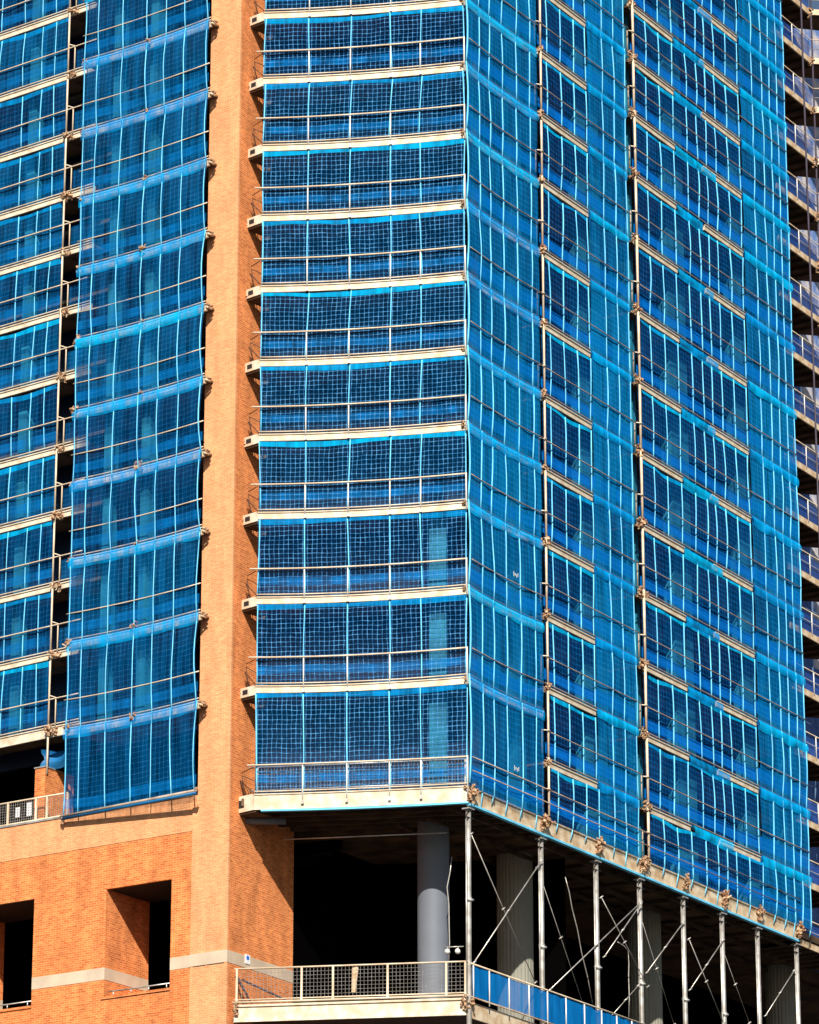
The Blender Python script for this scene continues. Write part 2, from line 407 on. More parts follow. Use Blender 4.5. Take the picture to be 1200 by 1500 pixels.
# levels measured down the picture at one control line for each bay, bottom first
def levels(pl, cx, ys, slope=0.0):
    return [pl.z(cx + slope * (y - 700), y) for y in ys]
LF = levels(PF, 683, [1148, 988, 857, 732, 617, 507, 398, 293, 190, 91, -5, -98], .003)
a79 = [1107, 998, 892, 786, 679, 573, 466, 362, 262, 167, 73]
b92 = [1175, 1070, 967, 863, 761, 656, 553, 449, 346, 251, 163]
LR2 = levels(PR, 861, [(p + q) / 2 for p, q in zip(a79, b92)] + [26, -62, -150], .014)
LR3 = levels(PR, 933, [1175, 1070, 967, 863, 761, 656, 553, 449, 346, 251, 163, 82, 3, -75, -152, -228], .0156)
LL2 = levels(PL, 205, [1043, 915, 792, 679, 573, 468, 362, 258, 159, 57, -43, -142], -.02)
LL1 = levels(PL1, 50, [1070, 962, 862, 758, 662, 558, 463, 375, 293, 207, 117, 25, -66, -156], -.03)
ZBOT = LF[0]
ZTOP = LF[-1] + 12

# ------------------------------------------------------------------ the ground
g = MB().quad((-2500, -600, 0), (2500, -600, 0), (2500, 4000, 0), (-2500, 4000, 0)).build('ground', 'asphalt'); g['kind'] = 'structure'

# ------------------------------------------------------------------ the tower itself
TW = thing('brick_tower', 'orange brick tower with corner pier, dark openings and round columns behind the scaffold', 'building', (K.x, K.y, 0))
S_PIL = PW.s(282, 1250)                 # left edge of the pale pilaster
Z_PAR = PW.z(285, 1166)                 # top of the lower brick wall
Z_PALE = PW.z(285, 1217)
S_SIDE = PS.s(430, 1300)
def wallquads(pl, sb, zb, holes, out=0.0, cell=None):
    m = MB()
    for i in range(len(sb) - 1):
        for j in range(len(zb) - 1):
            sc, zc = (sb[i] + sb[i + 1]) / 2, (zb[j] + zb[j + 1]) / 2
            if any(h[0] < sc < h[1] and h[2] < zc < h[3] for h in holes): continue
            a, b, c, d = sb[i], sb[i + 1], zb[j], zb[j + 1]
            m.quad(pl.p(a, c, out), pl.p(b, c, out), pl.p(b, d, out), pl.p(a, d, out), [(a, c), (b, c), (b, d), (a, d)])
    return m
# pilaster on the left face and the pier's side face
ZT = ZTOP + 6
pm = MB()
S_PU = PW.s(299)
pm.box(PW, 0.0, S_PIL, 0, Z_PAR, -.05, 0.05); pm.box(PW, 0.0, S_PU, Z_PAR, ZT, -.05, 0.05)
pil = pm.build('pilaster', 'brick_pale', TW)
for s0, s1, o, zt in ((-0.02, 0.10, .085, ZT), (S_PIL - .16, S_PIL - .03, .075, Z_PAR), (S_PU * .62, S_PU * .62 + .07, .068, ZT)):
    MB().box(PW, s0, s1, 0, zt, 0.0, o).build('moulding', 'brick_pale', pil)
sm = MB()
sm.box(PS, 0.052, S_SIDE, 0, ZBOT - .5, -S_PIL + .04, 0.0); sm.box(PS, 0.052, PS.s(379.5), ZBOT - .5, ZT, -S_PU + .04, 0.0)
sm.build('pier_side', 'brick_orange', TW)
# lower wall with two deep openings
w1 = (PW.s(250, 1372), PW.s(154, 1378), PW.z(250, 1447), PW.z(250, 1288))
w2 = (PW.s(48, 1396), PW.s(-60, 1400), PW.z(48, 1473), PW.z(48, 1317))
HOLES = [w1, w2]
S_END = PW.s(-260, 1300)
sb = [S_PIL, w1[0], w1[1], w2[0], w2[1], S_END]; zb = [0, w2[2], w1[2], w2[3], w1[3], Z_PALE]
zb = sorted(zb)
lw = wallquads(PW, sb, zb, HOLES).build('lower_wall', 'brick_orange', TW)
par = MB().box(PW, S_PIL, S_END, Z_PALE, Z_PAR, -.35, .02); par = par.build('parapet', 'brick_pale', TW)
MB().box(PW, S_PIL, S_END, Z_PAR, Z_PAR + .07, -.40, .06).build('coping', 'galvanised', par)
DEEP = 2.9
for h in HOLES:
    m = MB(); a, b, c, d = h
    for s in (a, b):
        m.quad(PW.p(s, c, 0), PW.p(s, c, -DEEP), PW.p(s, d, -DEEP), PW.p(s, d, 0), [(0, c), (DEEP, c), (DEEP, d), (0, d)])
    for z in (c,):
        m.quad(PW.p(a, z, 0), PW.p(b, z, 0), PW.p(b, z, -DEEP), PW.p(a, z, -DEEP), [(a, 0), (b, 0), (b, DEEP), (a, DEEP)])
    rv = m.build('opening_reveal', 'brick_orange', TW)
    MB().box(PW, a, b, d, d + .02, -DEEP, -.12).build('lintel_soffit', 'near_black', rv)  # soffit coloured near-black in place of the shade under the lintel
    MB().box(PW, a, b, d + .001, d + .02, -.12, -.002).build('lintel_edge', 'brick_orange', rv)
    MB().box(PW, a - .02, b + .12, c - .10, c, -.3, .05).build('sill', 'brick_orange', rv)
    sr = MB(); zz = c + .22
    sr.tube([PW.p(a, zz, -.15), PW.p(b - .1, zz, -.15)], .03, 6)
    for k in range(4): sr.tube([PW.p(a + (b - a - .1) * (k + .3) / 3.6, c, -.15), PW.p(a + (b - a - .1) * (k + .3) / 3.6, zz, -.15)], .025, 6)
    sr.build('sill_rail', 'galvanised', rv, True)
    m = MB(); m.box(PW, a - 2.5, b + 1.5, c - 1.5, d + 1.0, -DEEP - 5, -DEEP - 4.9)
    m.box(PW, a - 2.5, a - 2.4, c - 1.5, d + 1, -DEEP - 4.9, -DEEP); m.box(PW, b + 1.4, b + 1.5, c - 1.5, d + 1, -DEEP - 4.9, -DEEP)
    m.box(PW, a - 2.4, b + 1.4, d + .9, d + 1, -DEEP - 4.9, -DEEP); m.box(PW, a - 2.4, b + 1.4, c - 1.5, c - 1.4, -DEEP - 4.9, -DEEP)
    m.build('dark_room', 'interior_shade', rv)
# pale stone course round wall, jamb and pier
zs1 = PW.z(330, 1392); zs0 = PW.z(330, 1410)
MB().box(PW, w1[1], w2[0], zs0, zs1, -.02, .012).build('stone_course', 'stone_band', TW)
MB().box(PW, S_PIL + .002, w1[0], zs0, zs1, -.02, .012).build('stone_course', 'stone_band', TW)
MB().box(PW, -.03, S_PIL, zs0, zs1, -.02, .090).build('stone_course', 'stone_band', TW)
MB().box(PW, w1[1] - .012, w1[1] + .01, zs0, zs1, -DEEP, .010).build('stone_course', 'stone_band', TW)
MB().box(PW, w2[1] - .012, w2[1] + .01, zs0, zs1, -DEEP, .010).build('stone_course', 'stone_band', TW)
MB().box(PS, 0.02, S_SIDE, zs0, zs1, -.02, .012).build('stone_course', 'stone_band', TW)

# dark glazed facade behind the nets, one panel per storey and bay, slabs and columns
def facade(pl, s0, s1, z0, z1, back, zs, cell=2.4, name='glazing'):
    zz = [z0] + [z for z in zs if z0 + .5 < z < z1 - .5] + [z1]
    m = MB(); m.box(pl, s0, s1, z0, z1, -back - .3, -back)
    m.build('facade_wall', 'dark_glass', TW)
    for z in zz[1:-1]:
        MB().box(pl, s0, s1, z - .42, z - .27, -back + .003, -back + .35).build('floor_slab', 'slab', TW)
SR_END = PR.s(1164)
S_FL = PF.s(378)
facade(PF, -.2, S_FL + 1.0, ZBOT - .4, ZT, 2.3, LF)
facade(PR, 0.6, PR.s(1210), ZBOT - .4, ZT, 2.0, [])
facade(PL, -.3, PL.s(-120), LL2[0] - .5, ZT, 2.4, LL2)
def facade_column(pl, px, w, z0, z1, back):
    s = pl.s(px); MB().box(pl, s, s + w, z0, z1, -back - .25, -back + .25).build('column', 'teal_wrap', TW)
for px, w, bk in ((868, 1.9, .75), (999, 1.7, .75), (1095, 1.3, .75), (770, .8, .8), (1150, .8, .8), (945, .3, .8)):
    facade_column(PR, px, w, ZBOT - .1, ZT, bk)
for px, w in ((206, .42), (150, .38)):
    facade_column(PL, px, w, LL2[0], ZT, .75)
for px, w in ((22, .45),):
    facade_column(PL1, px, w, LL1[0] - .2, ZT, .85)
facade_column(PF, 650, .7, LF[0], LF[3], .9)
# roof cap keeps the daylight out of the shaft behind the nets
# open storey under the scaffold
Z_LOW = PF.z(677, 1459)
Z_SOF = ZBOT - .52
def ring(z, t, name, m, inset=0.0):
    a = PF.p(S_FL + .55, z, -inset); b = PF.p(0, z, -inset); c = PR.p(PR.s(1420), z, -inset)
    d = c + Vector((-PR.n.x, -PR.n.y, 0)) * 14; e = a + Vector((-PF.n.x, -PF.n.y, 0)) * 16
    P = [a, b, c, d, e]; mb = MB(); n = len(P); i = 0
    mb.v = [p.copy() for p in P] + [p + Vector((0, 0, t)) for p in P]
    mb.f = [tuple(range(n))[::-1], tuple(range(n, 2 * n))] + [(k, (k + 1) % n, n + (k + 1) % n, n + k) for k in range(n)]
    mb.uv = [[(0, 0)] * len(f) for f in mb.f]
    return mb.build(name, m, TW)
ring(Z_SOF + .05, .3, 'storey_soffit', 'soffit', .25)
ring(Z_LOW - .50, .25, 'storey_floor', 'slab', .25)
for k in range(7):     # joists and cross beams under the upper deck
    o = -.7 - k * .8
    MB().box(PF, -.05 - k * .28, S_FL + .35, Z_SOF - .14, Z_SOF + .05, o - .07, o + .07).build('joist', 'timber', TW)
for k in range(16):
    s = .8 + k * 1.9
    MB().box(PR, s, s + .12, Z_SOF - .10, Z_SOF + .05, -5.5, -.15).build('joist', 'timber', TW)
for k in range(3):
    MB().box(PR, 1 + k * .4, PR.s(1300), Z_SOF - .24, Z_SOF - .102, -1.2 - k * 1.6, -1.05 - k * 1.6).build('joist', 'timber', TW)
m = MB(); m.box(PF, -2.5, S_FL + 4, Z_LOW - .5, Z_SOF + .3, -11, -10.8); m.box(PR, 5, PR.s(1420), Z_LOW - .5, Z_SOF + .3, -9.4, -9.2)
m.build('inner_wall', 'interior_shade', TW)  # back walls blackened so sunlight leaves no patch; shade is in the colour
def round_column(px, py, back, pl, dia, z0, z1, m, flutes=0):
    q = pl.shifted(-back - dia / 2); s = q.s(px, py); c = q.p(s, 0); mb = MB(); n = 96 if flutes else 40
    def fn(u, v):
        t = 2 * math.pi * u; r = dia / 2
        if flutes: r *= 1 - .035 * (math.cos(t * flutes) > .45)
        return (c.x + r * math.cos(t), c.y + r * math.sin(t), z0 + (z1 - z0) * v), (u * 4, v * 4)
    mb.grid(fn, n, 1)
    return mb.build('round_column', m, TW, not flutes)
rc = round_column(635, 1300, 3.3, PF, 1.28, Z_LOW - .3, Z_SOF + .1, 'column_grey')
round_column(755, 1390, 2.7, PR, 1.5, Z_LOW - .3, Z_SOF + .1, 'column_fluted', 26)
round_column(945, 1450, 3.0, PR, 1.5, Z_LOW - .3, Z_SOF + .1, 'column_fluted', 26)
round_column(1145, 1480, 3.2, PR, 1.5, Z_LOW - .3, Z_SOF + .1, 'column_fluted', 26)

# open loggia below the far left bay: brick stub with coping, railing
zl1 = LL1[0]
PWi = PW.shifted(-.5)
sa, sb_ = PWi.s(65, 1180), PWi.s(50, 1180)
st = MB(); st.box(PWi, sa, sb_, Z_PAR - .2, PWi.z(65, 1124), -1.9, 0); st = st.build('brick_stub', 'brick_orange', TW)
MB().box(PWi, sa - .03, sb_ + .03, PWi.z(65, 1124), PWi.z(65, 1124) + .05, -1.95, .04).build('coping', 'galvanised', st)
m = MB(); m.box(PW, -.5, S_END, Z_PAR - 1.0, zl1 + 6, -7.2, -7.0); m.build('inner_wall', 'interior_shade', TW)
MB().box(PW, S_PIL + .3, S_END, Z_PAR - .62, Z_PAR - .4, -7, -.36).build('loggia_floor', 'slab', TW)
tb = MB(); q = PWi.shifted(-.3); s0 = q.s(97, 1115); s1 = q.s(62, 1115)
zt = PWi.z(65, 1124) + .05
tb.grid(lambda u, v: (q.p(s0 + (s1 - s0) * u + .06 * math.sin(9 * v), zt + .72 * v * (1 - .12 * math.sin(5 * u)), -.25 * math.sin(3.1 * u) - .08 * math.sin(8 * v + 3 * u)), (u, v)), 10, 6)
tb.grid(lambda u, v: (q.p(s0 + (s1 - s0) * u, zt + .60 + .05 * math.sin(5 * u), -.1 - .7 * v), (u, v)), 8, 4)
tag(tb.build('folded_tarpaulin', 'tarp_blue', loc=q.p(s0, zt, 0), smooth=True), 'blue folded tarpaulin lying on the short brick stub behind the parapet railing', 'tarpaulin')

def mesh_panel(mb, pl, s0, s1, z0, z1, out, cell=.115, r=.007):
    n = max(2, round((s1 - s0) / cell)); k = max(2, round((z1 - z0) / cell))
    for i in range(1, n): mb.tube([pl.p(s0 + (s1 - s0) * i / n, z0, out), pl.p(s0 + (s1 - s0) * i / n, z1, out)], r, 4, False)
    for j in range(1, k): mb.tube([pl.p(s0, z0 + (z1 - z0) * j / k, out), pl.p(s1, z0 + (z1 - z0) * j / k, out)], r, 4, False)
    return mb
def railing(pl, label, s0, s1, z, h, out, posts, pm='post_white', group=None, cell=.115, bottom=.08):
    root = thing('mesh_railing', label, 'railing', pl.p((s0 + s1) / 2, z, out), group)
    MB().tube([pl.p(s0, z + h, out), pl.p(s1, z + h, out)], .036, 8).build('handrail', pm, root, True)
    MB().tube([pl.p(s0, z + bottom, out), pl.p(s1, z + bottom, out)], .030, 8).build('bottom_rail', pm, root, True)
    for s in posts: MB().box(pl, s - .04, s + .04, z, z + h - .02, out - .035, out + .035).build('post', pm, root)
    pp = sorted(posts)
    for a, b in zip(pp[:-1], pp[1:]):
        o = mesh_panel(MB(), pl, a + .04, b - .04, z + bottom, z + h - .03, out, cell).build('wire_mesh', 'galvanised', root); o['kind'] = 'stuff'
    return root
zz = Z_PAR + .07
rr = [PW.s(px, 1190) for px in (96, 66, 50, 9, -32, -75)]
railing(PW, 'white wire mesh railing on the brick parapet beside the blue net bay', rr[0], rr[-1], zz, 1.0, -.12, rr, 'tube')
# two sheets of paper fixed inside that railing
for px, py, w, h in ((26, 1190, .26, .42), (43, 1185, .26, .62)):
    s, z = PW.shifted(-.2).hit(px, py)
    nm = 'paper_notice'
    o = MB().box(PW, s - w / 2, s + w / 2, z - h / 2, z + h / 2, -.2, -.19).build(nm, 'sign_white', loc=PW.p(s, z - h / 2, -.2))
    tag(o, 'small white notice board behind the parapet railing, %s one' % ('shorter' if h < .5 else 'taller'), 'notice')

# ------------------------------------------------------------------ front chamfer: nets and platforms
fs = [PF.s(px) for px in (448, 511, 572, 617)]
SAG_F = .10
for i, z in enumerate(LF):
    where = 'roofing the open storey' if i == 0 else '%s level above the open storey' % ORD[i - 1]
    beam = .62 if i == 0 else .28
    rt = make_platform(PF, 'cream scaffold platform across the chamfered front, ' + where, 'platforms on the chamfered front', 0.02, S_FL - .02, z,
                       sag=SAG_F if i else .03, beam=beam, posts=[fs[0], fs[1], fs[2]] + ([fs[3]] if i % 3 == 0 else []), depth=2.2, clamps=(), rail_out=.15,
                       rail_ends=(0.0, .28), rail_r=.036, post_drop=.34 if i else .5, beam_mat='cream')
    # return beam to the brick pier, with a thin dark plate painting in the shade of its hollow
    q = Plane(PF.p(S_FL - .02, 0), -48); ln = .82 if i else 1.05
    hb = .40 if i else .66
    MB().box(q, 0, ln, z - .06 - hb, z - .06, -.12, .04).build('return_beam', 'cream', rt)
    MB().box(q, ln * .50, ln * .84, z - .06 - hb * .74, z - .06 - hb * .26, .04, .048).build('hollow_shade', 'near_black', rt)
    MB().box(q, -.02, ln, z - .14 - hb, z - .062 - hb, -1.0, -.02).build('soffit_plate', 'timber', rt)
    fr = MB(); A = q.p(ln * .5, z - .06, 0); B = q.p(ln * .62, z + .78, .05)
    fr.tube([A, B], .020, 5); fr.tube([B, PF.p(S_FL - .05, z + .42, .1)], .018, 5); fr.tube([q.p(ln * .75, z + .62, .02), PF.p(S_FL - .02, z - .05, .1)], .022, 5)
    fr.tube([B + Vector((0, 0, .12)), PF.p(S_FL, z + .98, .12)], .018, 5); fr.tube([q.p(ln * .75, z + .62, .02), A + Vector((.05, 0, 0))], .018, 5)
    fr.build('end_gate', 'gate_brown', rt, True)
    clamp(rt, q.p(ln + .03, z - .25, .02), .6)
    clamp(rt, PF.p(.06, z - .15, .1), .62)
    MB().tube([PF.p(-.02, z - .45, .12), PF.p(-.02, z + 1.1, .15)], .035, 6).build('post', 'post_white', rt, True)
    if i + 1 < len(LF):
        zt = LF[i + 1] - .10 - .28 - .02
        make_net(PF, 'blue gridded net on the chamfered front, %s lift above the open storey' % ORD[i], 'nets on the chamfered front',
                 -.03, S_FL - .03, z - .05, zt, -.0, 'net_front', [0.0] + fs + [S_FL - .07], 100 + i, sag=SAG_F * .9, billow=.04, hem=(.20, 'net_band'),
                 guard=(z + .42, z + .74, 'net_guard', -.06), edge_wave=.0, seam_r=.034)
# bottom fringe of blue sheet and the finer mesh behind the lowest guardrail
o = sagbox(MB(), PF, -.05, S_FL - .3, ZBOT - .80, ZBOT - .735, -.1, .09, .05).build('sheet_edge', 'seam', loc=PF.p(1, ZBOT - .8, 0))
tag(o, 'pale blue rolled sheet edge under the cream beam above the open storey', 'sheeting')
rg_ = railing(PF, 'fine mesh guard panel behind the lowest net on the chamfered front', .06, S_FL + .25, ZBOT + .02, 1.02, -.16, [.1, fs[3], fs[2], fs[1], fs[0], S_FL - .1], 'galvanised', cell=.13)

# ------------------------------------------------------------------ right face
px_m1, px_m2 = 793, 934
s_m1, s_m2 = PR.s(px_m1), PR.s(px_m2)
B2a = PR.s(867); B2b = PR.s(922); B3a = PR.s(999); B3b = PR.s(1097); B3c = PR.s(1164)
seam1 = [PR.s(p) for p in (700, 716, 735, 756, 777)]
seam2a = [PR.s(p) for p in (807, 828, 848, 866)]; seam2b = [PR.s(p) for p in (887, 904, 921.5)]
seam3a = [PR.s(p) for p in (957, 977, 997)]; seam3b = [PR.s(p) for p in (1017, 1033, 1046, 1060, 1078, 1096)]
seam3c = [PR.s(p) for p in (1113, 1128, 1140, 1151, 1162)]
RK = dict(rail_mat='tube_thin', rail_r=.024, rail_out=.22, depth=1.6)
# corner bay
for i, z in enumerate(LF):
    if i:
        make_platform(PR, 'scaffold platform behind corner bay net, %s level above the open storey' % ORD[i - 1], 'platforms of the corner bay', .05, s_m1 - .12, z,
                      sag=.08, beam=.26, clamps=(), **RK)
    if i + 1 < len(LF):
        zb = z - .1
        make_net(PR, 'blue net between corner and first mast, %s lift above the open storey' % ORD[i], 'nets on the corner bay',
                 -.06, s_m1 - .28, zb, LF[i + 1] - .1, .13, 'net_side', seam1, 200 + i, sag=.10, billow=.08, edge_wave=.0,
                 band=(LF[i + 1] - .50, LF[i + 1] - .10, 'net_band_side', .0, 1.0), guard=(z + .28, z + .80, 'net_guard_side', -.05))
# bays either side of the dark slot
R2 = [ZBOT] + LR2
for i, z in enumerate(R2):
    if i:
        make_platform(PR, 'cream edged scaffold platform between both masts, %s level above the open storey' % ORD[i - 1], 'platforms between the masts',
                      s_m1 + .05, B2b + .3, z, beam=.24, beam_spans=[(s_m1 + .12, B2a)], **RK)
        # toe board left showing beyond the net
    if i + 1 < len(R2):
        zb = z - .12
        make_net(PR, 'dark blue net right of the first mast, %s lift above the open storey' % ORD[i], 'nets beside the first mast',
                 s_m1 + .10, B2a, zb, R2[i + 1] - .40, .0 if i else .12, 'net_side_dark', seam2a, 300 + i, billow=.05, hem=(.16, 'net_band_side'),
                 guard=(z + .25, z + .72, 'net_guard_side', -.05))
        make_net(PR, 'blue net beside the dark slot, %s lift above the open storey' % ORD[i], 'nets beside the dark slot',
                 B2a - .12, B2b, zb, R2[i + 1] - .08, .12, 'net_side', seam2b, 400 + i, billow=.06, band=(R2[i + 1] - .44, R2[i + 1] - .08, 'net_band_side', 0, 1),
                 guard=(z + .25, z + .80, 'net_guard_side', -.05))
R3 = [ZBOT] + LR3
for i, z in enumerate(R3):
    if i:
        make_platform(PR, 'cream edged scaffold platform beyond second mast, %s level above the open storey' % ORD[i - 1], 'platforms beyond the second mast',
                      s_m2 + .05, B3c - .1, z, beam=.24, beam_spans=[(s_m2 + .15, B3a), (B3a + (B3b - B3a) * .42, B3b)], **RK)
    if i + 1 < len(R3):
        zb = z - .12; zt = R3[i + 1]
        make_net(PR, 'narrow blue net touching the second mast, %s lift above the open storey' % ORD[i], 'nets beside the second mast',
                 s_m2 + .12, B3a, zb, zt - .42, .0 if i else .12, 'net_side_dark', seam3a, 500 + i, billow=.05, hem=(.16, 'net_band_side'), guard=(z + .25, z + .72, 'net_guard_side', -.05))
        make_net(PR, 'wide blue net beyond the second mast, %s lift above the open storey' % ORD[i], 'wide nets beyond the second mast',
                 B3a, B3b, zb, zt - .40, .0 if i else .12, 'net_side_dark', seam3b, 600 + i, billow=.06, band=(zt - .50, zt - .10, 'net_band_side', 0, random.uniform(.35, .6)),
                 hem=(.14, 'net_band_side'), guard=(z + .25, z + .76, 'net_guard_side', -.05))
        make_net(PR, 'blue net ending the right face, %s lift above the open storey' % ORD[i], 'nets at the far end of the right face',
                 B3b - .12, B3c, zb, zt - .08, .14, 'net_side', seam3c, 700 + i, billow=.06, band=(zt - .50, zt - .08, 'net_band_side', 0, 1), guard=(z + .25, z + .86, 'net_guard_side', -.05))
# bottom ring beam of the right face: cream channel, blue fringe, rusty clamps
rb = thing('ring_beam', 'long cream steel ring beam under the netted right face', 'steel beam', PR.p(5, ZBOT - .7, 0))
props_px = [684, 795, 876, 940, 1004, 1061, 1113, 1170]
props_y = [1300, 1340, 1370, 1390, 1410, 1430, 1440, 1450]
sp = [PR.s(px, y) for px, y in zip(props_px, props_y)]
sp[0] = .12
for a, b in zip(sp[:-1], sp[1:]):
    m = MB(); m.box(PR, a + .02, b - .02, ZBOT - .78, ZBOT - .06, -.10, .0); m.box(PR, a + .02, b - .02, ZBOT - .78, ZBOT - .74, .0, .06)
    m.box(PR, a + .02, b - .02, ZBOT - .14, ZBOT - .10, .0, .05); m.build('beam_length', 'cream_worn', rb)
MB().box(PR, .0, sp[-1], ZBOT - .87, ZBOT - .785, -.06, .12).build('sheet_edge', 'seam', rb)
MB().tube([PR.p(0, ZBOT + .5, .24), PR.p(sp[-1], ZBOT + .5, .24)], .022, 6).build('guard_rail', 'tube_thin', rb, True)
MB().tube([PR.p(0, ZBOT + 1.05, .24), PR.p(sp[-1], ZBOT + 1.05, .24)], .024, 6).build('guard_rail', 'tube_thin', rb, True)
for s in sp:
    clamp(rb, PR.p(s + .04, ZBOT - .34, .16), 1.25); clamp(rb, PR.p(s - .05, ZBOT - .62, .12), .95); clamp(rb, PR.p(s + .08, ZBOT - .1, .16), .8)
for s in seam1 + seam2a + seam2b + seam3a + seam3b + seam3c:
    MB().tube([PR.p(s, ZBOT - .08, .15), PR.p(s + random.uniform(-.04, .04), ZBOT - random.uniform(.35, .8), .05)], .022, 5).build('rope_tail', 'seam', rb, True)
# masts
for nm, s, lv, lab in (('first', s_m1, R2, 'slim cream scaffold mast nearest the netted corner bay'), ('second', s_m2, R3, 'cream scaffold mast beside the tall dark slot')):
    root = thing('scaffold_mast', lab, 'scaffold mast', PR.p(s, ZBOT - .3, .2), 'masts on the right face')
    zz = [z for z in lv]
    for a, b in zip(zz[:-1], zz[1:]):
        MB().tube([PR.p(s + random.uniform(-.02, .02), a - .02, .20), PR.p(s, b - .03, .20)], .058 if nm == 'second' else .048, 8).build('tube_length', 'tube', root, True)
        MB().tube([PR.p(s - .22, a + .1, .02), PR.p(s - .2, a + 1.15, .02)], .03, 6).build('inner_tube', 'tube_thin', root, True)
        MB().tube([PR.p(s - .32, a + 1.06, .16), PR.p(s - .05, a + 1.1, .27), PR.p(s + .1, a + 1.06, .24)], .028, 6).build('rail_joint', 'tube', root, True)
    for z in zz:
        clamp(root, PR.p(s - .02, z - .2, .2), .95); clamp(root, PR.p(s - .16, z - .28, .12), .8)
        if nm == 'second': clamp(root, PR.p(s - .22, z - .06, .16), .7)
# corner post down the folded edge
cp = thing('corner_rope', 'light blue net edge rope down the folded corner of the tower', 'rope', (C0.x, C0.y, ZBOT))
for a, b in zip(LF[:-1], LF[1:]):
    pts = [PR.p(-.05 + .05 * math.sin(math.pi * t), a + (b - a) * t, .13 + .05 * math.sin(math.pi * t)) for t in [k / 8 for k in range(9)]]
    MB().tube(pts, .038, 6).build('rope_length', 'seam', cp, True)
# small white tags caught on the net
for px, py in ((747, 843), (748, 1127)):
    s, z = PR.hit(px, py); m = MB()
    for k in range(4):
        a = s - .18 + k * .11; m.box(PR, a, a + .03, z - .12 + .04 * (k % 2), z + .09 - .05 * (k % 3), .28, .29)
    m.box(PR, s - .19, s + .17, z - .01, z + .015, .277, .289)
    tag(m.build('net_tag', 'post_white', loc=PR.p(s, z - .16, .28)), 'small white tag tied to the corner bay net, %s one' % ('upper' if py < 900 else 'lower'), 'tag')

# ------------------------------------------------------------------ left bays
ls = [PL.s(px) for px in (292, 262, 233, 205, 168, 131, 110)]
L2E = PL.s(108)
Z_L2B = PL.z(190, 1178)
lv = [Z_L2B] + LL2
for i, z in enumerate(lv):
    where = 'along the brick parapet' if i == 0 else '%s level above the brick parapet' % ORD[i - 1]
    if i:
        make_platform(PL, 'scaffold platform behind net beside brick pilaster, ' + where, 'platforms beside the pilaster', .02, L2E, z, sag=.08, beam=.30, depth=2.2,
                      clamps=(ls[3], L2E - .05), rail_mat='tube', rail_r=.026, rail_out=.2, beam_mat='cream', rail_ends=(.10, 0))
        # end clamp against the pilaster
    if i + 1 < len(lv):
        make_net(PL, 'blue net beside the brick pilaster, %s lift above the brick parapet' % ORD[i], 'nets beside the pilaster',
                 .02, L2E, z - (.0 if i == 0 else .30), lv[i + 1] - .12, .13, 'net_left', ls[1:6] + [.07, L2E - .1], 800 + i, sag=.09, billow=.10, edge_wave=.09,
                 band=(lv[i + 1] - .56, lv[i + 1] - .12, 'net_band', 0, 1), guard=(z + .30, z + .70, 'net_guard', -.05), seam_r=.03)
tb_ = thing('bottom_tube', 'dark blue wrapped tube along the foot of the net beside the pilaster', 'scaffold tube', PL.p(2, Z_L2B - .1, .1))
MB().tube([PL.p(-.05, Z_L2B - .02, .16), PL.p(L2E + .05, Z_L2B - .02, .16)], .06, 8).build('tube_length', 'tube_thin', tb_, True)
MB().tube([PL.p(.0, Z_L2B - .10, .12), PL.p(L2E, Z_L2B - .10, .12)], .08, 8).build('wrapped_edge', 'tarp_blue', tb_, True)
clamp(tb_, PL.p(L2E, Z_L2B - .15, .1), .8); clamp(tb_, PL.p(.02, Z_L2B, .12), .6)
ep = thing('end_brackets', 'rusty scaffold end brackets reaching from the net edge to the pilaster', 'scaffold brackets', PL.p(0, LL2[0], 0))
for z in LL2:
    q = Plane(PL.p(.02, 0, .05), 62); MB().tube([q.p(0, z - .12, 0), q.p(.30, z - .17, 0)], .05, 6).build('stub_tube', 'rust', ep, True)
    MB().tube([q.p(.0, z - .26, .05), q.p(.26, z - .3, .0)], .045, 6).build('stub_tube', 'cream_worn', ep, True)
    clamp(ep, q.p(.16, z - .2, .02), .6)

L1S = PL1.s(85); L1E = PL1.s(-60)
for i, z in enumerate(LL1):
    where = 'lowest level, over the open loggia' if i == 0 else '%s level above the open loggia' % ORD[i - 1]
    l1s = [PL1.s(px) for px in (63, 43, 15, -20)]
    big = .42 if i == 0 else .24
    rt = make_platform(PL1, 'cream edged scaffold platform beyond the dark gap, ' + where, 'platforms left of the dark gap', L1S - 1.6, L1E, z, beam=big, depth=2.6,
                       posts=(), clamps=(), rail_mat='tube', rail_r=.030, rail_out=.14)
    clamp(rt, PL1.p(L1S - .05, z - .2, .14), 1.0); clamp(rt, PL1.p(L1S - .28, z - .28, .1), .85)
    MB().tube([PL1.p(L1S - .35, z - .1, .12), PL1.p(L1S - .35, z + 1.1, .12), PL1.p(L1S - .1, z + 1.2, .2)], .032, 6).build('post', 'tube', rt, True)
    MB().grid(lambda u, v: (PL1.p(L1S - 1.6 + 1.25 * u, z + .02 + .92 * v, .02), (u * 1.3 + i, v)), 6, 3).build('guard_strip', 'net_left', rt)
    if i + 1 < len(LL1):
        make_net(PL1, 'blue net beyond the dark gap, %s lift above the open loggia' % ORD[i], 'nets left of the dark gap',
                 L1S + .05, L1E, z - .02, LL1[i + 1] - .40, .0, 'net_left', l1s, 900 + i, billow=.05, hem=(.2, 'net_band'), guard=(z + .32, z + .72, 'net_guard', -.05), seam_r=.03)
up = thing('scaffold_upright', 'tall cream scaffold upright standing at the edge of the dark gap', 'scaffold pole', PL1.p(L1S, Z_PAR, .12))
for a, b in zip([LL1[0] - 2.1] + LL1[:-1], LL1):
    MB().tube([PL1.p(L1S, a, .14), PL1.p(L1S, b - .01, .14)], .042, 8).build('tube_length', 'tube', up, True)

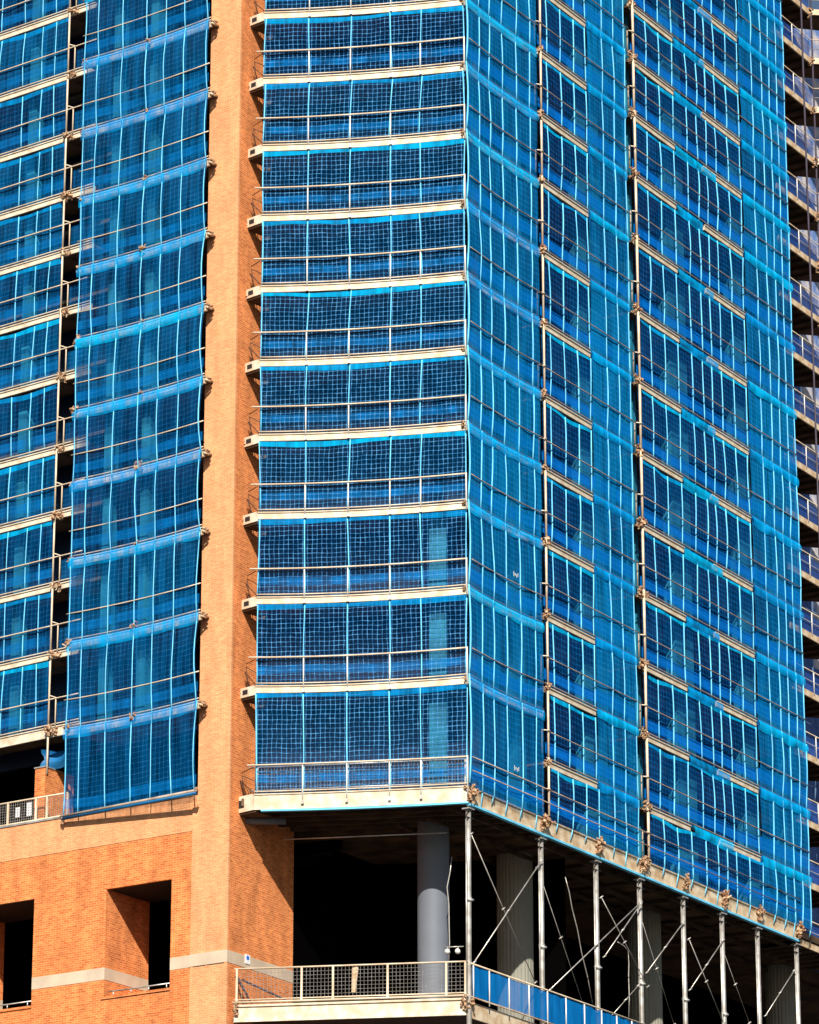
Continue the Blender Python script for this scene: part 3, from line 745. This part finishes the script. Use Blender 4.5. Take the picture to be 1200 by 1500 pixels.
# ------------------------------------------------------------------ props, bracing and lower deck
Z_LR = PR.z(684, 1462)
for k, (px, y, s) in enumerate(zip(props_px, props_y, sp)):
    nxt = ['under the folded corner', 'below the first mast', 'midway between the masts', 'below the second mast'] + ['%s one beyond the second mast' % ORD[j] for j in range(4)]
    root = thing('steel_prop', 'galvanised steel prop holding the right face scaffold, ' + nxt[k], 'prop', PR.p(s, 0, -.05), 'props under the right face')
    zt = ZBOT - 1.02
    MB().tube([PR.p(s, 0, -.05), PR.p(s, Z_LR + 3.2 if k else Z_LR + 5, -.05), PR.p(s, zt, -.05)], .105, 12).build('shaft', 'galvanised', root, True)
    MB().tube([PR.p(s - .22, Z_LR - .4, -.02), PR.p(s - .22, zt - (0 if k % 2 else .4), -.02)], .03, 6).build('side_tube', 'galvanised', root, True)
    MB().tube([PR.p(s, zt - .02, -.05), PR.p(s, ZBOT - .79, -.05)], .05, 8).build('jack_screw', 'rust', root, True)
    MB().box(PR, s - .2, s + .2, zt, zt + .05, -.22, .12).build('head_plate', 'galvanised', root)
    for dz in (-.1, -.35): MB().tube([PR.p(s - .3, zt + dz, .02), PR.p(s + .28, zt + dz + .02, .03)], .032, 6).build('clamp_bar', 'near_black', root, True)
    zc = Z_LR + (3.9 if k == 0 else 3.1)
    MB().tube([PR.p(s - .15, zc, .02), PR.p(s + .16, zc, .06)], .045, 6).build('collar', 'post_white', root, True)
    MB().tube([PR.p(s, zc - .1, -.05), PR.p(s, zc + .1, -.05)], .13, 10).build('collar', 'galvanised', root, True)
def brace(a, b, label, r=.026, out=0.04, m='galvanised'):
    r *= .78
    s0, z0 = PR.hit(*a); s1, z1 = PR.hit(*b); mid = PR.p((s0 + s1) / 2, min(z0, z1), out)
    root = thing('brace', label, 'scaffold brace', mid, 'braces between the props')
    MB().tube([PR.p(s0, z0, out), PR.p(s1, z1, out)], r, 6).build('rod', m, root, True)
    for s, z in ((s0, z0), (s1, z1), ((s0 + s1) / 2, (z0 + z1) / 2)):
        MB().tube([PR.p(s - .05, z - .05, out - .05), PR.p(s + .05, z + .06, out + .05)], .036, 6).build('swivel', 'galvanised', root, True)
G = 'thin steel brace '
brace((689, 1222), (783, 1440), G + 'falling away from the corner prop')
brace((692, 1410), (790, 1262), G + 'rising from the corner prop to the prop below the first mast', .034, .09)
brace((803, 1268), (872, 1475), G + 'falling from the prop below the first mast', .018, -.5)
brace((805, 1450), (938, 1322), G + 'rising across two bays from the prop below the first mast', .03, .03)
brace((878, 1315), (946, 1446), G + 'falling from the prop midway between the masts', .026, .1)
brace((881, 1402), (934, 1325), G + 'rising steeply to the prop below the second mast', .030, .15)
brace((897, 1486), (934, 1444), G + 'low short one between the masts', .024)
brace((946, 1425), (999, 1352), G + 'rising from the prop below the second mast', .03, .06)
brace((949, 1335), (1000, 1500), G + 'falling from the prop below the second mast', .014, -.4)
brace((1007, 1376), (1058, 1500), G + 'falling from the first prop beyond the second mast', .026, .08)
brace((1010, 1450), (1058, 1378), G + 'rising from the first prop beyond the second mast', .03, .04)
brace((1066, 1384), (1107, 1498), G + 'falling from the second prop beyond the second mast', .016, -.3)
brace((1120, 1488), (1162, 1422), G + 'rising from the third prop beyond the second mast', .03, .06)
# loose cables
for k, pts in enumerate(([(662, 1255), (655, 1300), (658, 1350), (657, 1415)], [(828, 1285), (838, 1330), (852, 1395), (868, 1470)], [(905, 1380), (920, 1392), (921, 1430), (921, 1495)])):
    q = (PF.shifted(-2.4), PR.shifted(-.6), PR.shifted(-.5))[k]
    P = [q.p(*q.hit(*p)) for p in pts]; P2 = []
    for a, b in zip(P[:-1], P[1:]): P2 += [a, (a + b) / 2 + Vector((.03, 0, .02))]
    P2.append(P[-1])
    tag(MB().tube([p for p in P2], .022, 5).build('hanging_cable', 'galvanised', loc=P[-1], smooth=True),
        ['loose cable hanging beside the round grey column', 'slack cable hanging between the first two props past the corner', 'cable hanging in front of the prop below the second mast'][k], 'cable')
# lower deck, front
LD = thing('lower_deck', 'cream steel deck with mesh guardrail at the foot of the open storey', 'scaffold platform', PF.p(4, Z_LOW - .7, 0))
sl = PF.s(343, 1467)
m = MB(); m.box(PF, .1, sl, Z_LOW - .74, Z_LOW - .14, -.1, .0); m.box(PF, .1, sl, Z_LOW - .16, Z_LOW - .08, .0, .06); m.box(PF, .1, sl, Z_LOW - .76, Z_LOW - .70, .0, .06)
m.build('edge_beam', 'cream', LD)
MB().tube([PF.p(0, Z_LOW, .09), PF.p(sl + .05, Z_LOW, .09)], .045, 8).build('toe_rail', 'tube', LD, True)
MB().box(PF, .1, sl, Z_LOW - .3, Z_LOW - .2, -2.6, -.1).build('deck', 'soffit', LD)
for s in (.15, sl - .1): clamp(LD, PF.p(s, Z_LOW - .35, .08), .9); clamp(LD, PF.p(s, Z_LOW - .05, .06), .6)
lp = [.12, PF.s(654, 1440), PF.s(568, 1440), PF.s(488, 1440), PF.s(442, 1440), sl - .1]
railing(PF, 'galvanised mesh guardrail on the cream deck in front of the round grey column', 0.02, sl, Z_LOW + .04, 1.30, .0, lp[:], 'tube', cell=.15)
bs = thing('raking_strut', 'dark raking strut behind the guardrail beside the brick pier', 'strut', PF.p(sl - .6, Z_LOW, -.15))
MB().tube([PF.p(sl - .1, Z_LOW + 1.05, -.12), PF.p(sl - .62, Z_LOW + .06, -.12)], .045, 6).build('bar', 'pole_dark', bs, True)
MB().tube([PF.p(sl - .25, Z_LOW + .95, -.15), PF.p(sl - 2.0, Z_LOW + .1, -.15)], .045, 6).build('bar', 'pole_dark', bs, True)
s_r = PF.s(519, 1430); w = rnd_wave(77)
tag(MB().grid(lambda u, v: (PF.p(s_r - .16 + .26 * u * (1 - .35 * v) + .1 * v, Z_LOW + 1.3 - 1.0 * v, -.05 - .05 * w(6 * u, 3 * v)), (u, v)), 6, 8).build('hanging_rag', 'cream_worn', loc=PF.p(s_r, Z_LOW + .3, -.05), smooth=True),
    'tan strip of cloth hanging behind the mesh guardrail in the open storey', 'cloth')
# lower deck, right: blue sheeted guard
LR_ = thing('sheeted_guardrail', 'bright blue sheeted guardrail on the lower deck below the right face', 'guardrail', PR.p(6, Z_LR, 0))
e = PR.s(1100, 1560)
gp = [PR.s(px, 1460) for px in (684, 712, 741, 770, 797, 824, 851, 876, 898, 920, 942, 965, 985, 1004)]
gp[0] = .1
for k, (a, b) in enumerate(zip(gp[:-1], gp[1:])):
    w = rnd_wave(50 + k)
    MB().grid(lambda u, v: (PR.p(a + (b - a) * u, Z_LR + .12 + 1.18 * v, .10 + .03 * w(6 * u, 4 * v)), (a + (b - a) * u, v * 2 + k)), 6, 6).build('blue_sheet', 'net_dense', LR_, True)
    MB().tube([PR.p(a, Z_LR - .1, .16), PR.p(a, Z_LR + 1.3, .16)], .03, 6).build('post', 'post_white', LR_, True)
MB().tube([PR.p(0, Z_LR + 1.36, .12), PR.p(gp[-1], Z_LR + 1.36, .12)], .035, 8).build('handrail', 'tube', LR_, True)
MB().tube([PR.p(0, Z_LR + .06, .12), PR.p(gp[-1], Z_LR + .06, .12)], .035, 8).build('bottom_rail', 'tube_thin', LR_, True)
MB().box(PR, .1, gp[-1], Z_LR - .72, Z_LR - .10, -.1, .0).build('edge_beam', 'cream_worn', LR_)
MB().box(PR, .15, gp[-1], Z_LR - .3, Z_LR - .2, -2.6, -.1).build('deck', 'soffit', LR_)
for k in (0, 4, 7): clamp(LR_, PR.p(gp[k], Z_LR - .2, .12), .9)
# service pipes under the front soffit
q = PF.shifted(-.9)
s, z = q.hit(347, 1203)
tag(MB().tube([q.p(s, z, 0), q.p(s - 1.9, z + .03, -.4)], .14, 14).build('drain_pipe', 'column_grey', loc=q.p(s, z, 0), smooth=True), 'short grey drain pipe end under the cream beam by the pier', 'pipe')
q = PF.shifted(-2.2); s, z = q.hit(415, 1225); s2, z2 = q.hit(655, 1220)
tag(MB().tube([q.p(s, z2 - .02, 0), q.p(s2, z2, 0)], .03, 6).build('conduit', 'galvanised', loc=q.p(s, z, 0), smooth=True), 'thin conduit running under the dark soffit toward the grey column', 'conduit')
q = PF.shifted(-.1); lampz = Z_LOW + 1.75
wl = thing('work_lamp', 'pair of small work lamps clamped beside the corner prop', 'lamp', PF.p(.55, lampz - .2, -.1))
MB().tube([PF.p(.2, lampz + .2, -.1), PF.p(1.0, lampz + .2, -.1)], .022, 6).build('arm', 'galvanised', wl, True)
for s in (.42, .82):
    MB().tube([PF.p(s, lampz, -.12), PF.p(s, lampz, .06)], .10, 10).build('lamp_head', 'post_white', wl, True)
    MB().tube([PF.p(s, lampz + .08, -.1), PF.p(s, lampz + .2, -.1)], .018, 5).build('bracket', 'galvanised', wl, True)
# small round safety sticker on the pier
s, z = PS.hit(362, 1405)
sg = thing('safety_sign', 'small white sign with a blue round symbol on the brick pier', 'sign', PS.p(s, z - .2, .03))
MB().box(PS, s - .17, s + .17, z - .20, z + .17, .013, .035).build('plate', 'sign_white', sg)
m = MB(); c = PS.p(s, z + .05, .037)
m.v = [PS.p(s + .10 * math.cos(t), z + .04 + .09 * math.sin(t), .039) for t in [k * math.pi / 9 for k in range(18)]]; m.f = [tuple(range(18))]; m.uv = [[(0, 0)] * 18]
m.build('symbol', 'sign_blue', sg)

# ------------------------------------------------------------------ open decks past the right end of the net
yr4 = [1380, 1290, 1200, 1102, 1008, 921, 836, 756, 678, 604, 520, 443, 364, 289, 211, 136, 65, -6, -76]
xr4 = lambda y: 1163 + y * .0155
S4 = PR.s(1217)
P4 = PR.shifted(-.25)
s4a = B3c - .35
Q4 = Plane(P4.p(S4, 0), 86)
ys = [P4.z(xr4(y), y) for y in yr4]
for i, z in enumerate(ys):
    rt = thing('open_deck', 'open timber scaffold deck past the net, %s level above the ring beam' % (ORD[i - 1] if i else 'one'), 'scaffold platform', P4.p(S4, z - .5, 0), 'open decks at the far right')
    if i == 0: rt['label'] = 'open timber scaffold deck past the net, in line with the ring beam'
    MB().box(P4, s4a, S4, z - .30, z, -.08, .0).build('edge_beam', 'cream_worn', rt)
    MB().box(Q4, .06, 4.2, z - .30, z, -.08, .0).build('edge_beam', 'cream_worn', rt)
    mb = MB(); a = P4.p(s4a, z - .22, -.1); b = P4.p(S4 + .05, z - .22, -.1); c = Q4.p(4.2, z - .22, -.1)
    inn = Vector((-P4.n.x, -P4.n.y, 0)); inq = Vector((-Q4.n.x, -Q4.n.y, 0))
    mb.quad(a, b, b + inn * 2.4, a + inn * 2.4); mb.quad(b, c, c + inq * 2.4 , b + inn * 2.4); mb.build('deck', 'soffit', rt)
    for k in range(6):
        s = s4a + .3 + k * .85
        MB().box(P4, s, s + .09, z - .36, z - .225, -2.2, -.1).build('joist', 'timber', rt)
    MB().tube([P4.p(s4a, z + 1.0, .02), P4.p(S4, z + 1.0, .02), Q4.p(3.5, z + 1.0, .02)], .026, 6).build('handrail', 'tube', rt, True)
    MB().tube([P4.p(s4a, z + .5, .02), P4.p(S4, z + .5, .02), Q4.p(3.5, z + .5, .02)], .02, 6).build('mid_rail', 'galvanised', rt, True)
    for s in (s4a + .9, s4a + 2.2): MB().tube([P4.p(s, z - .1, .02), P4.p(s, z + 1.02, .02)], .026, 6).build('post', 'post_white', rt, True)
    MB().grid(lambda u, v: (P4.p(s4a + (S4 - s4a) * u, z + .05 + .85 * v, -.05), (u * 4 + i, v)), 8, 2).build('guard_strip', 'net_dim', rt, True)
    clamp(rt, P4.p(S4, z - .1, .05), .9); clamp(rt, P4.p(S4 - .05, z - .35, .0), .8)
for s, lab in ((P4.s(1196), 'dark scaffold pole rising through the unnetted decks'), (S4 + .05, 'scaffold pole at the outer end of the unnetted decks')):
    up = thing('scaffold_pole', lab, 'scaffold pole', P4.p(s, ys[0] - 3, .06))
    MB().tube([P4.p(s, 0, .06), P4.p(s, ys[-1] + 2, .06)], .045, 8).build('shaft', 'pole_dark', up, True)
back = P4.shifted(-2.5)
for i, (z0, z1) in enumerate(zip(ys[:-1], ys[1:])):
    w = rnd_wave(1000 + i); sp_ = back.s(1176 + (i * 37 % 9), 700)
    lab = 'crumpled plastic sheet behind the open decks, %s level above the ring beam' % ORD[i]
    white = i >= 5
    o = MB().grid(lambda u, v: (back.p(sp_ + 7 * u, z0 + (z1 - z0) * v, .12 * w(5 * u, 3 * v) + .06 * w(17 * u, 9 * v)), (u, v)), 24, 10).build('plastic_sheet', 'sheet_white' if white else 'sheet_blue', loc=back.p(sp_, z0, 0), smooth=True)
    tag(o, ('pale ' if white else 'dark blue ') + lab, 'plastic sheet', 'sheets behind the unnetted decks')
    o = MB().grid(lambda u, v: (back.p(sp_ - 3 + 3 * u, z0 + (z1 - z0) * v, .02 + .05 * w(7 * u, 4 * v)), (u, v)), 10, 6).build('plastic_sheet', 'sheet_blue', loc=back.p(sp_ - 3, z0, 0), smooth=True)
    tag(o, 'dark blue tarpaulin beside the net end, %s level above the ring beam' % ORD[i], 'plastic sheet', 'tarpaulins behind the unnetted decks')
bpy.context.view_layer.update()
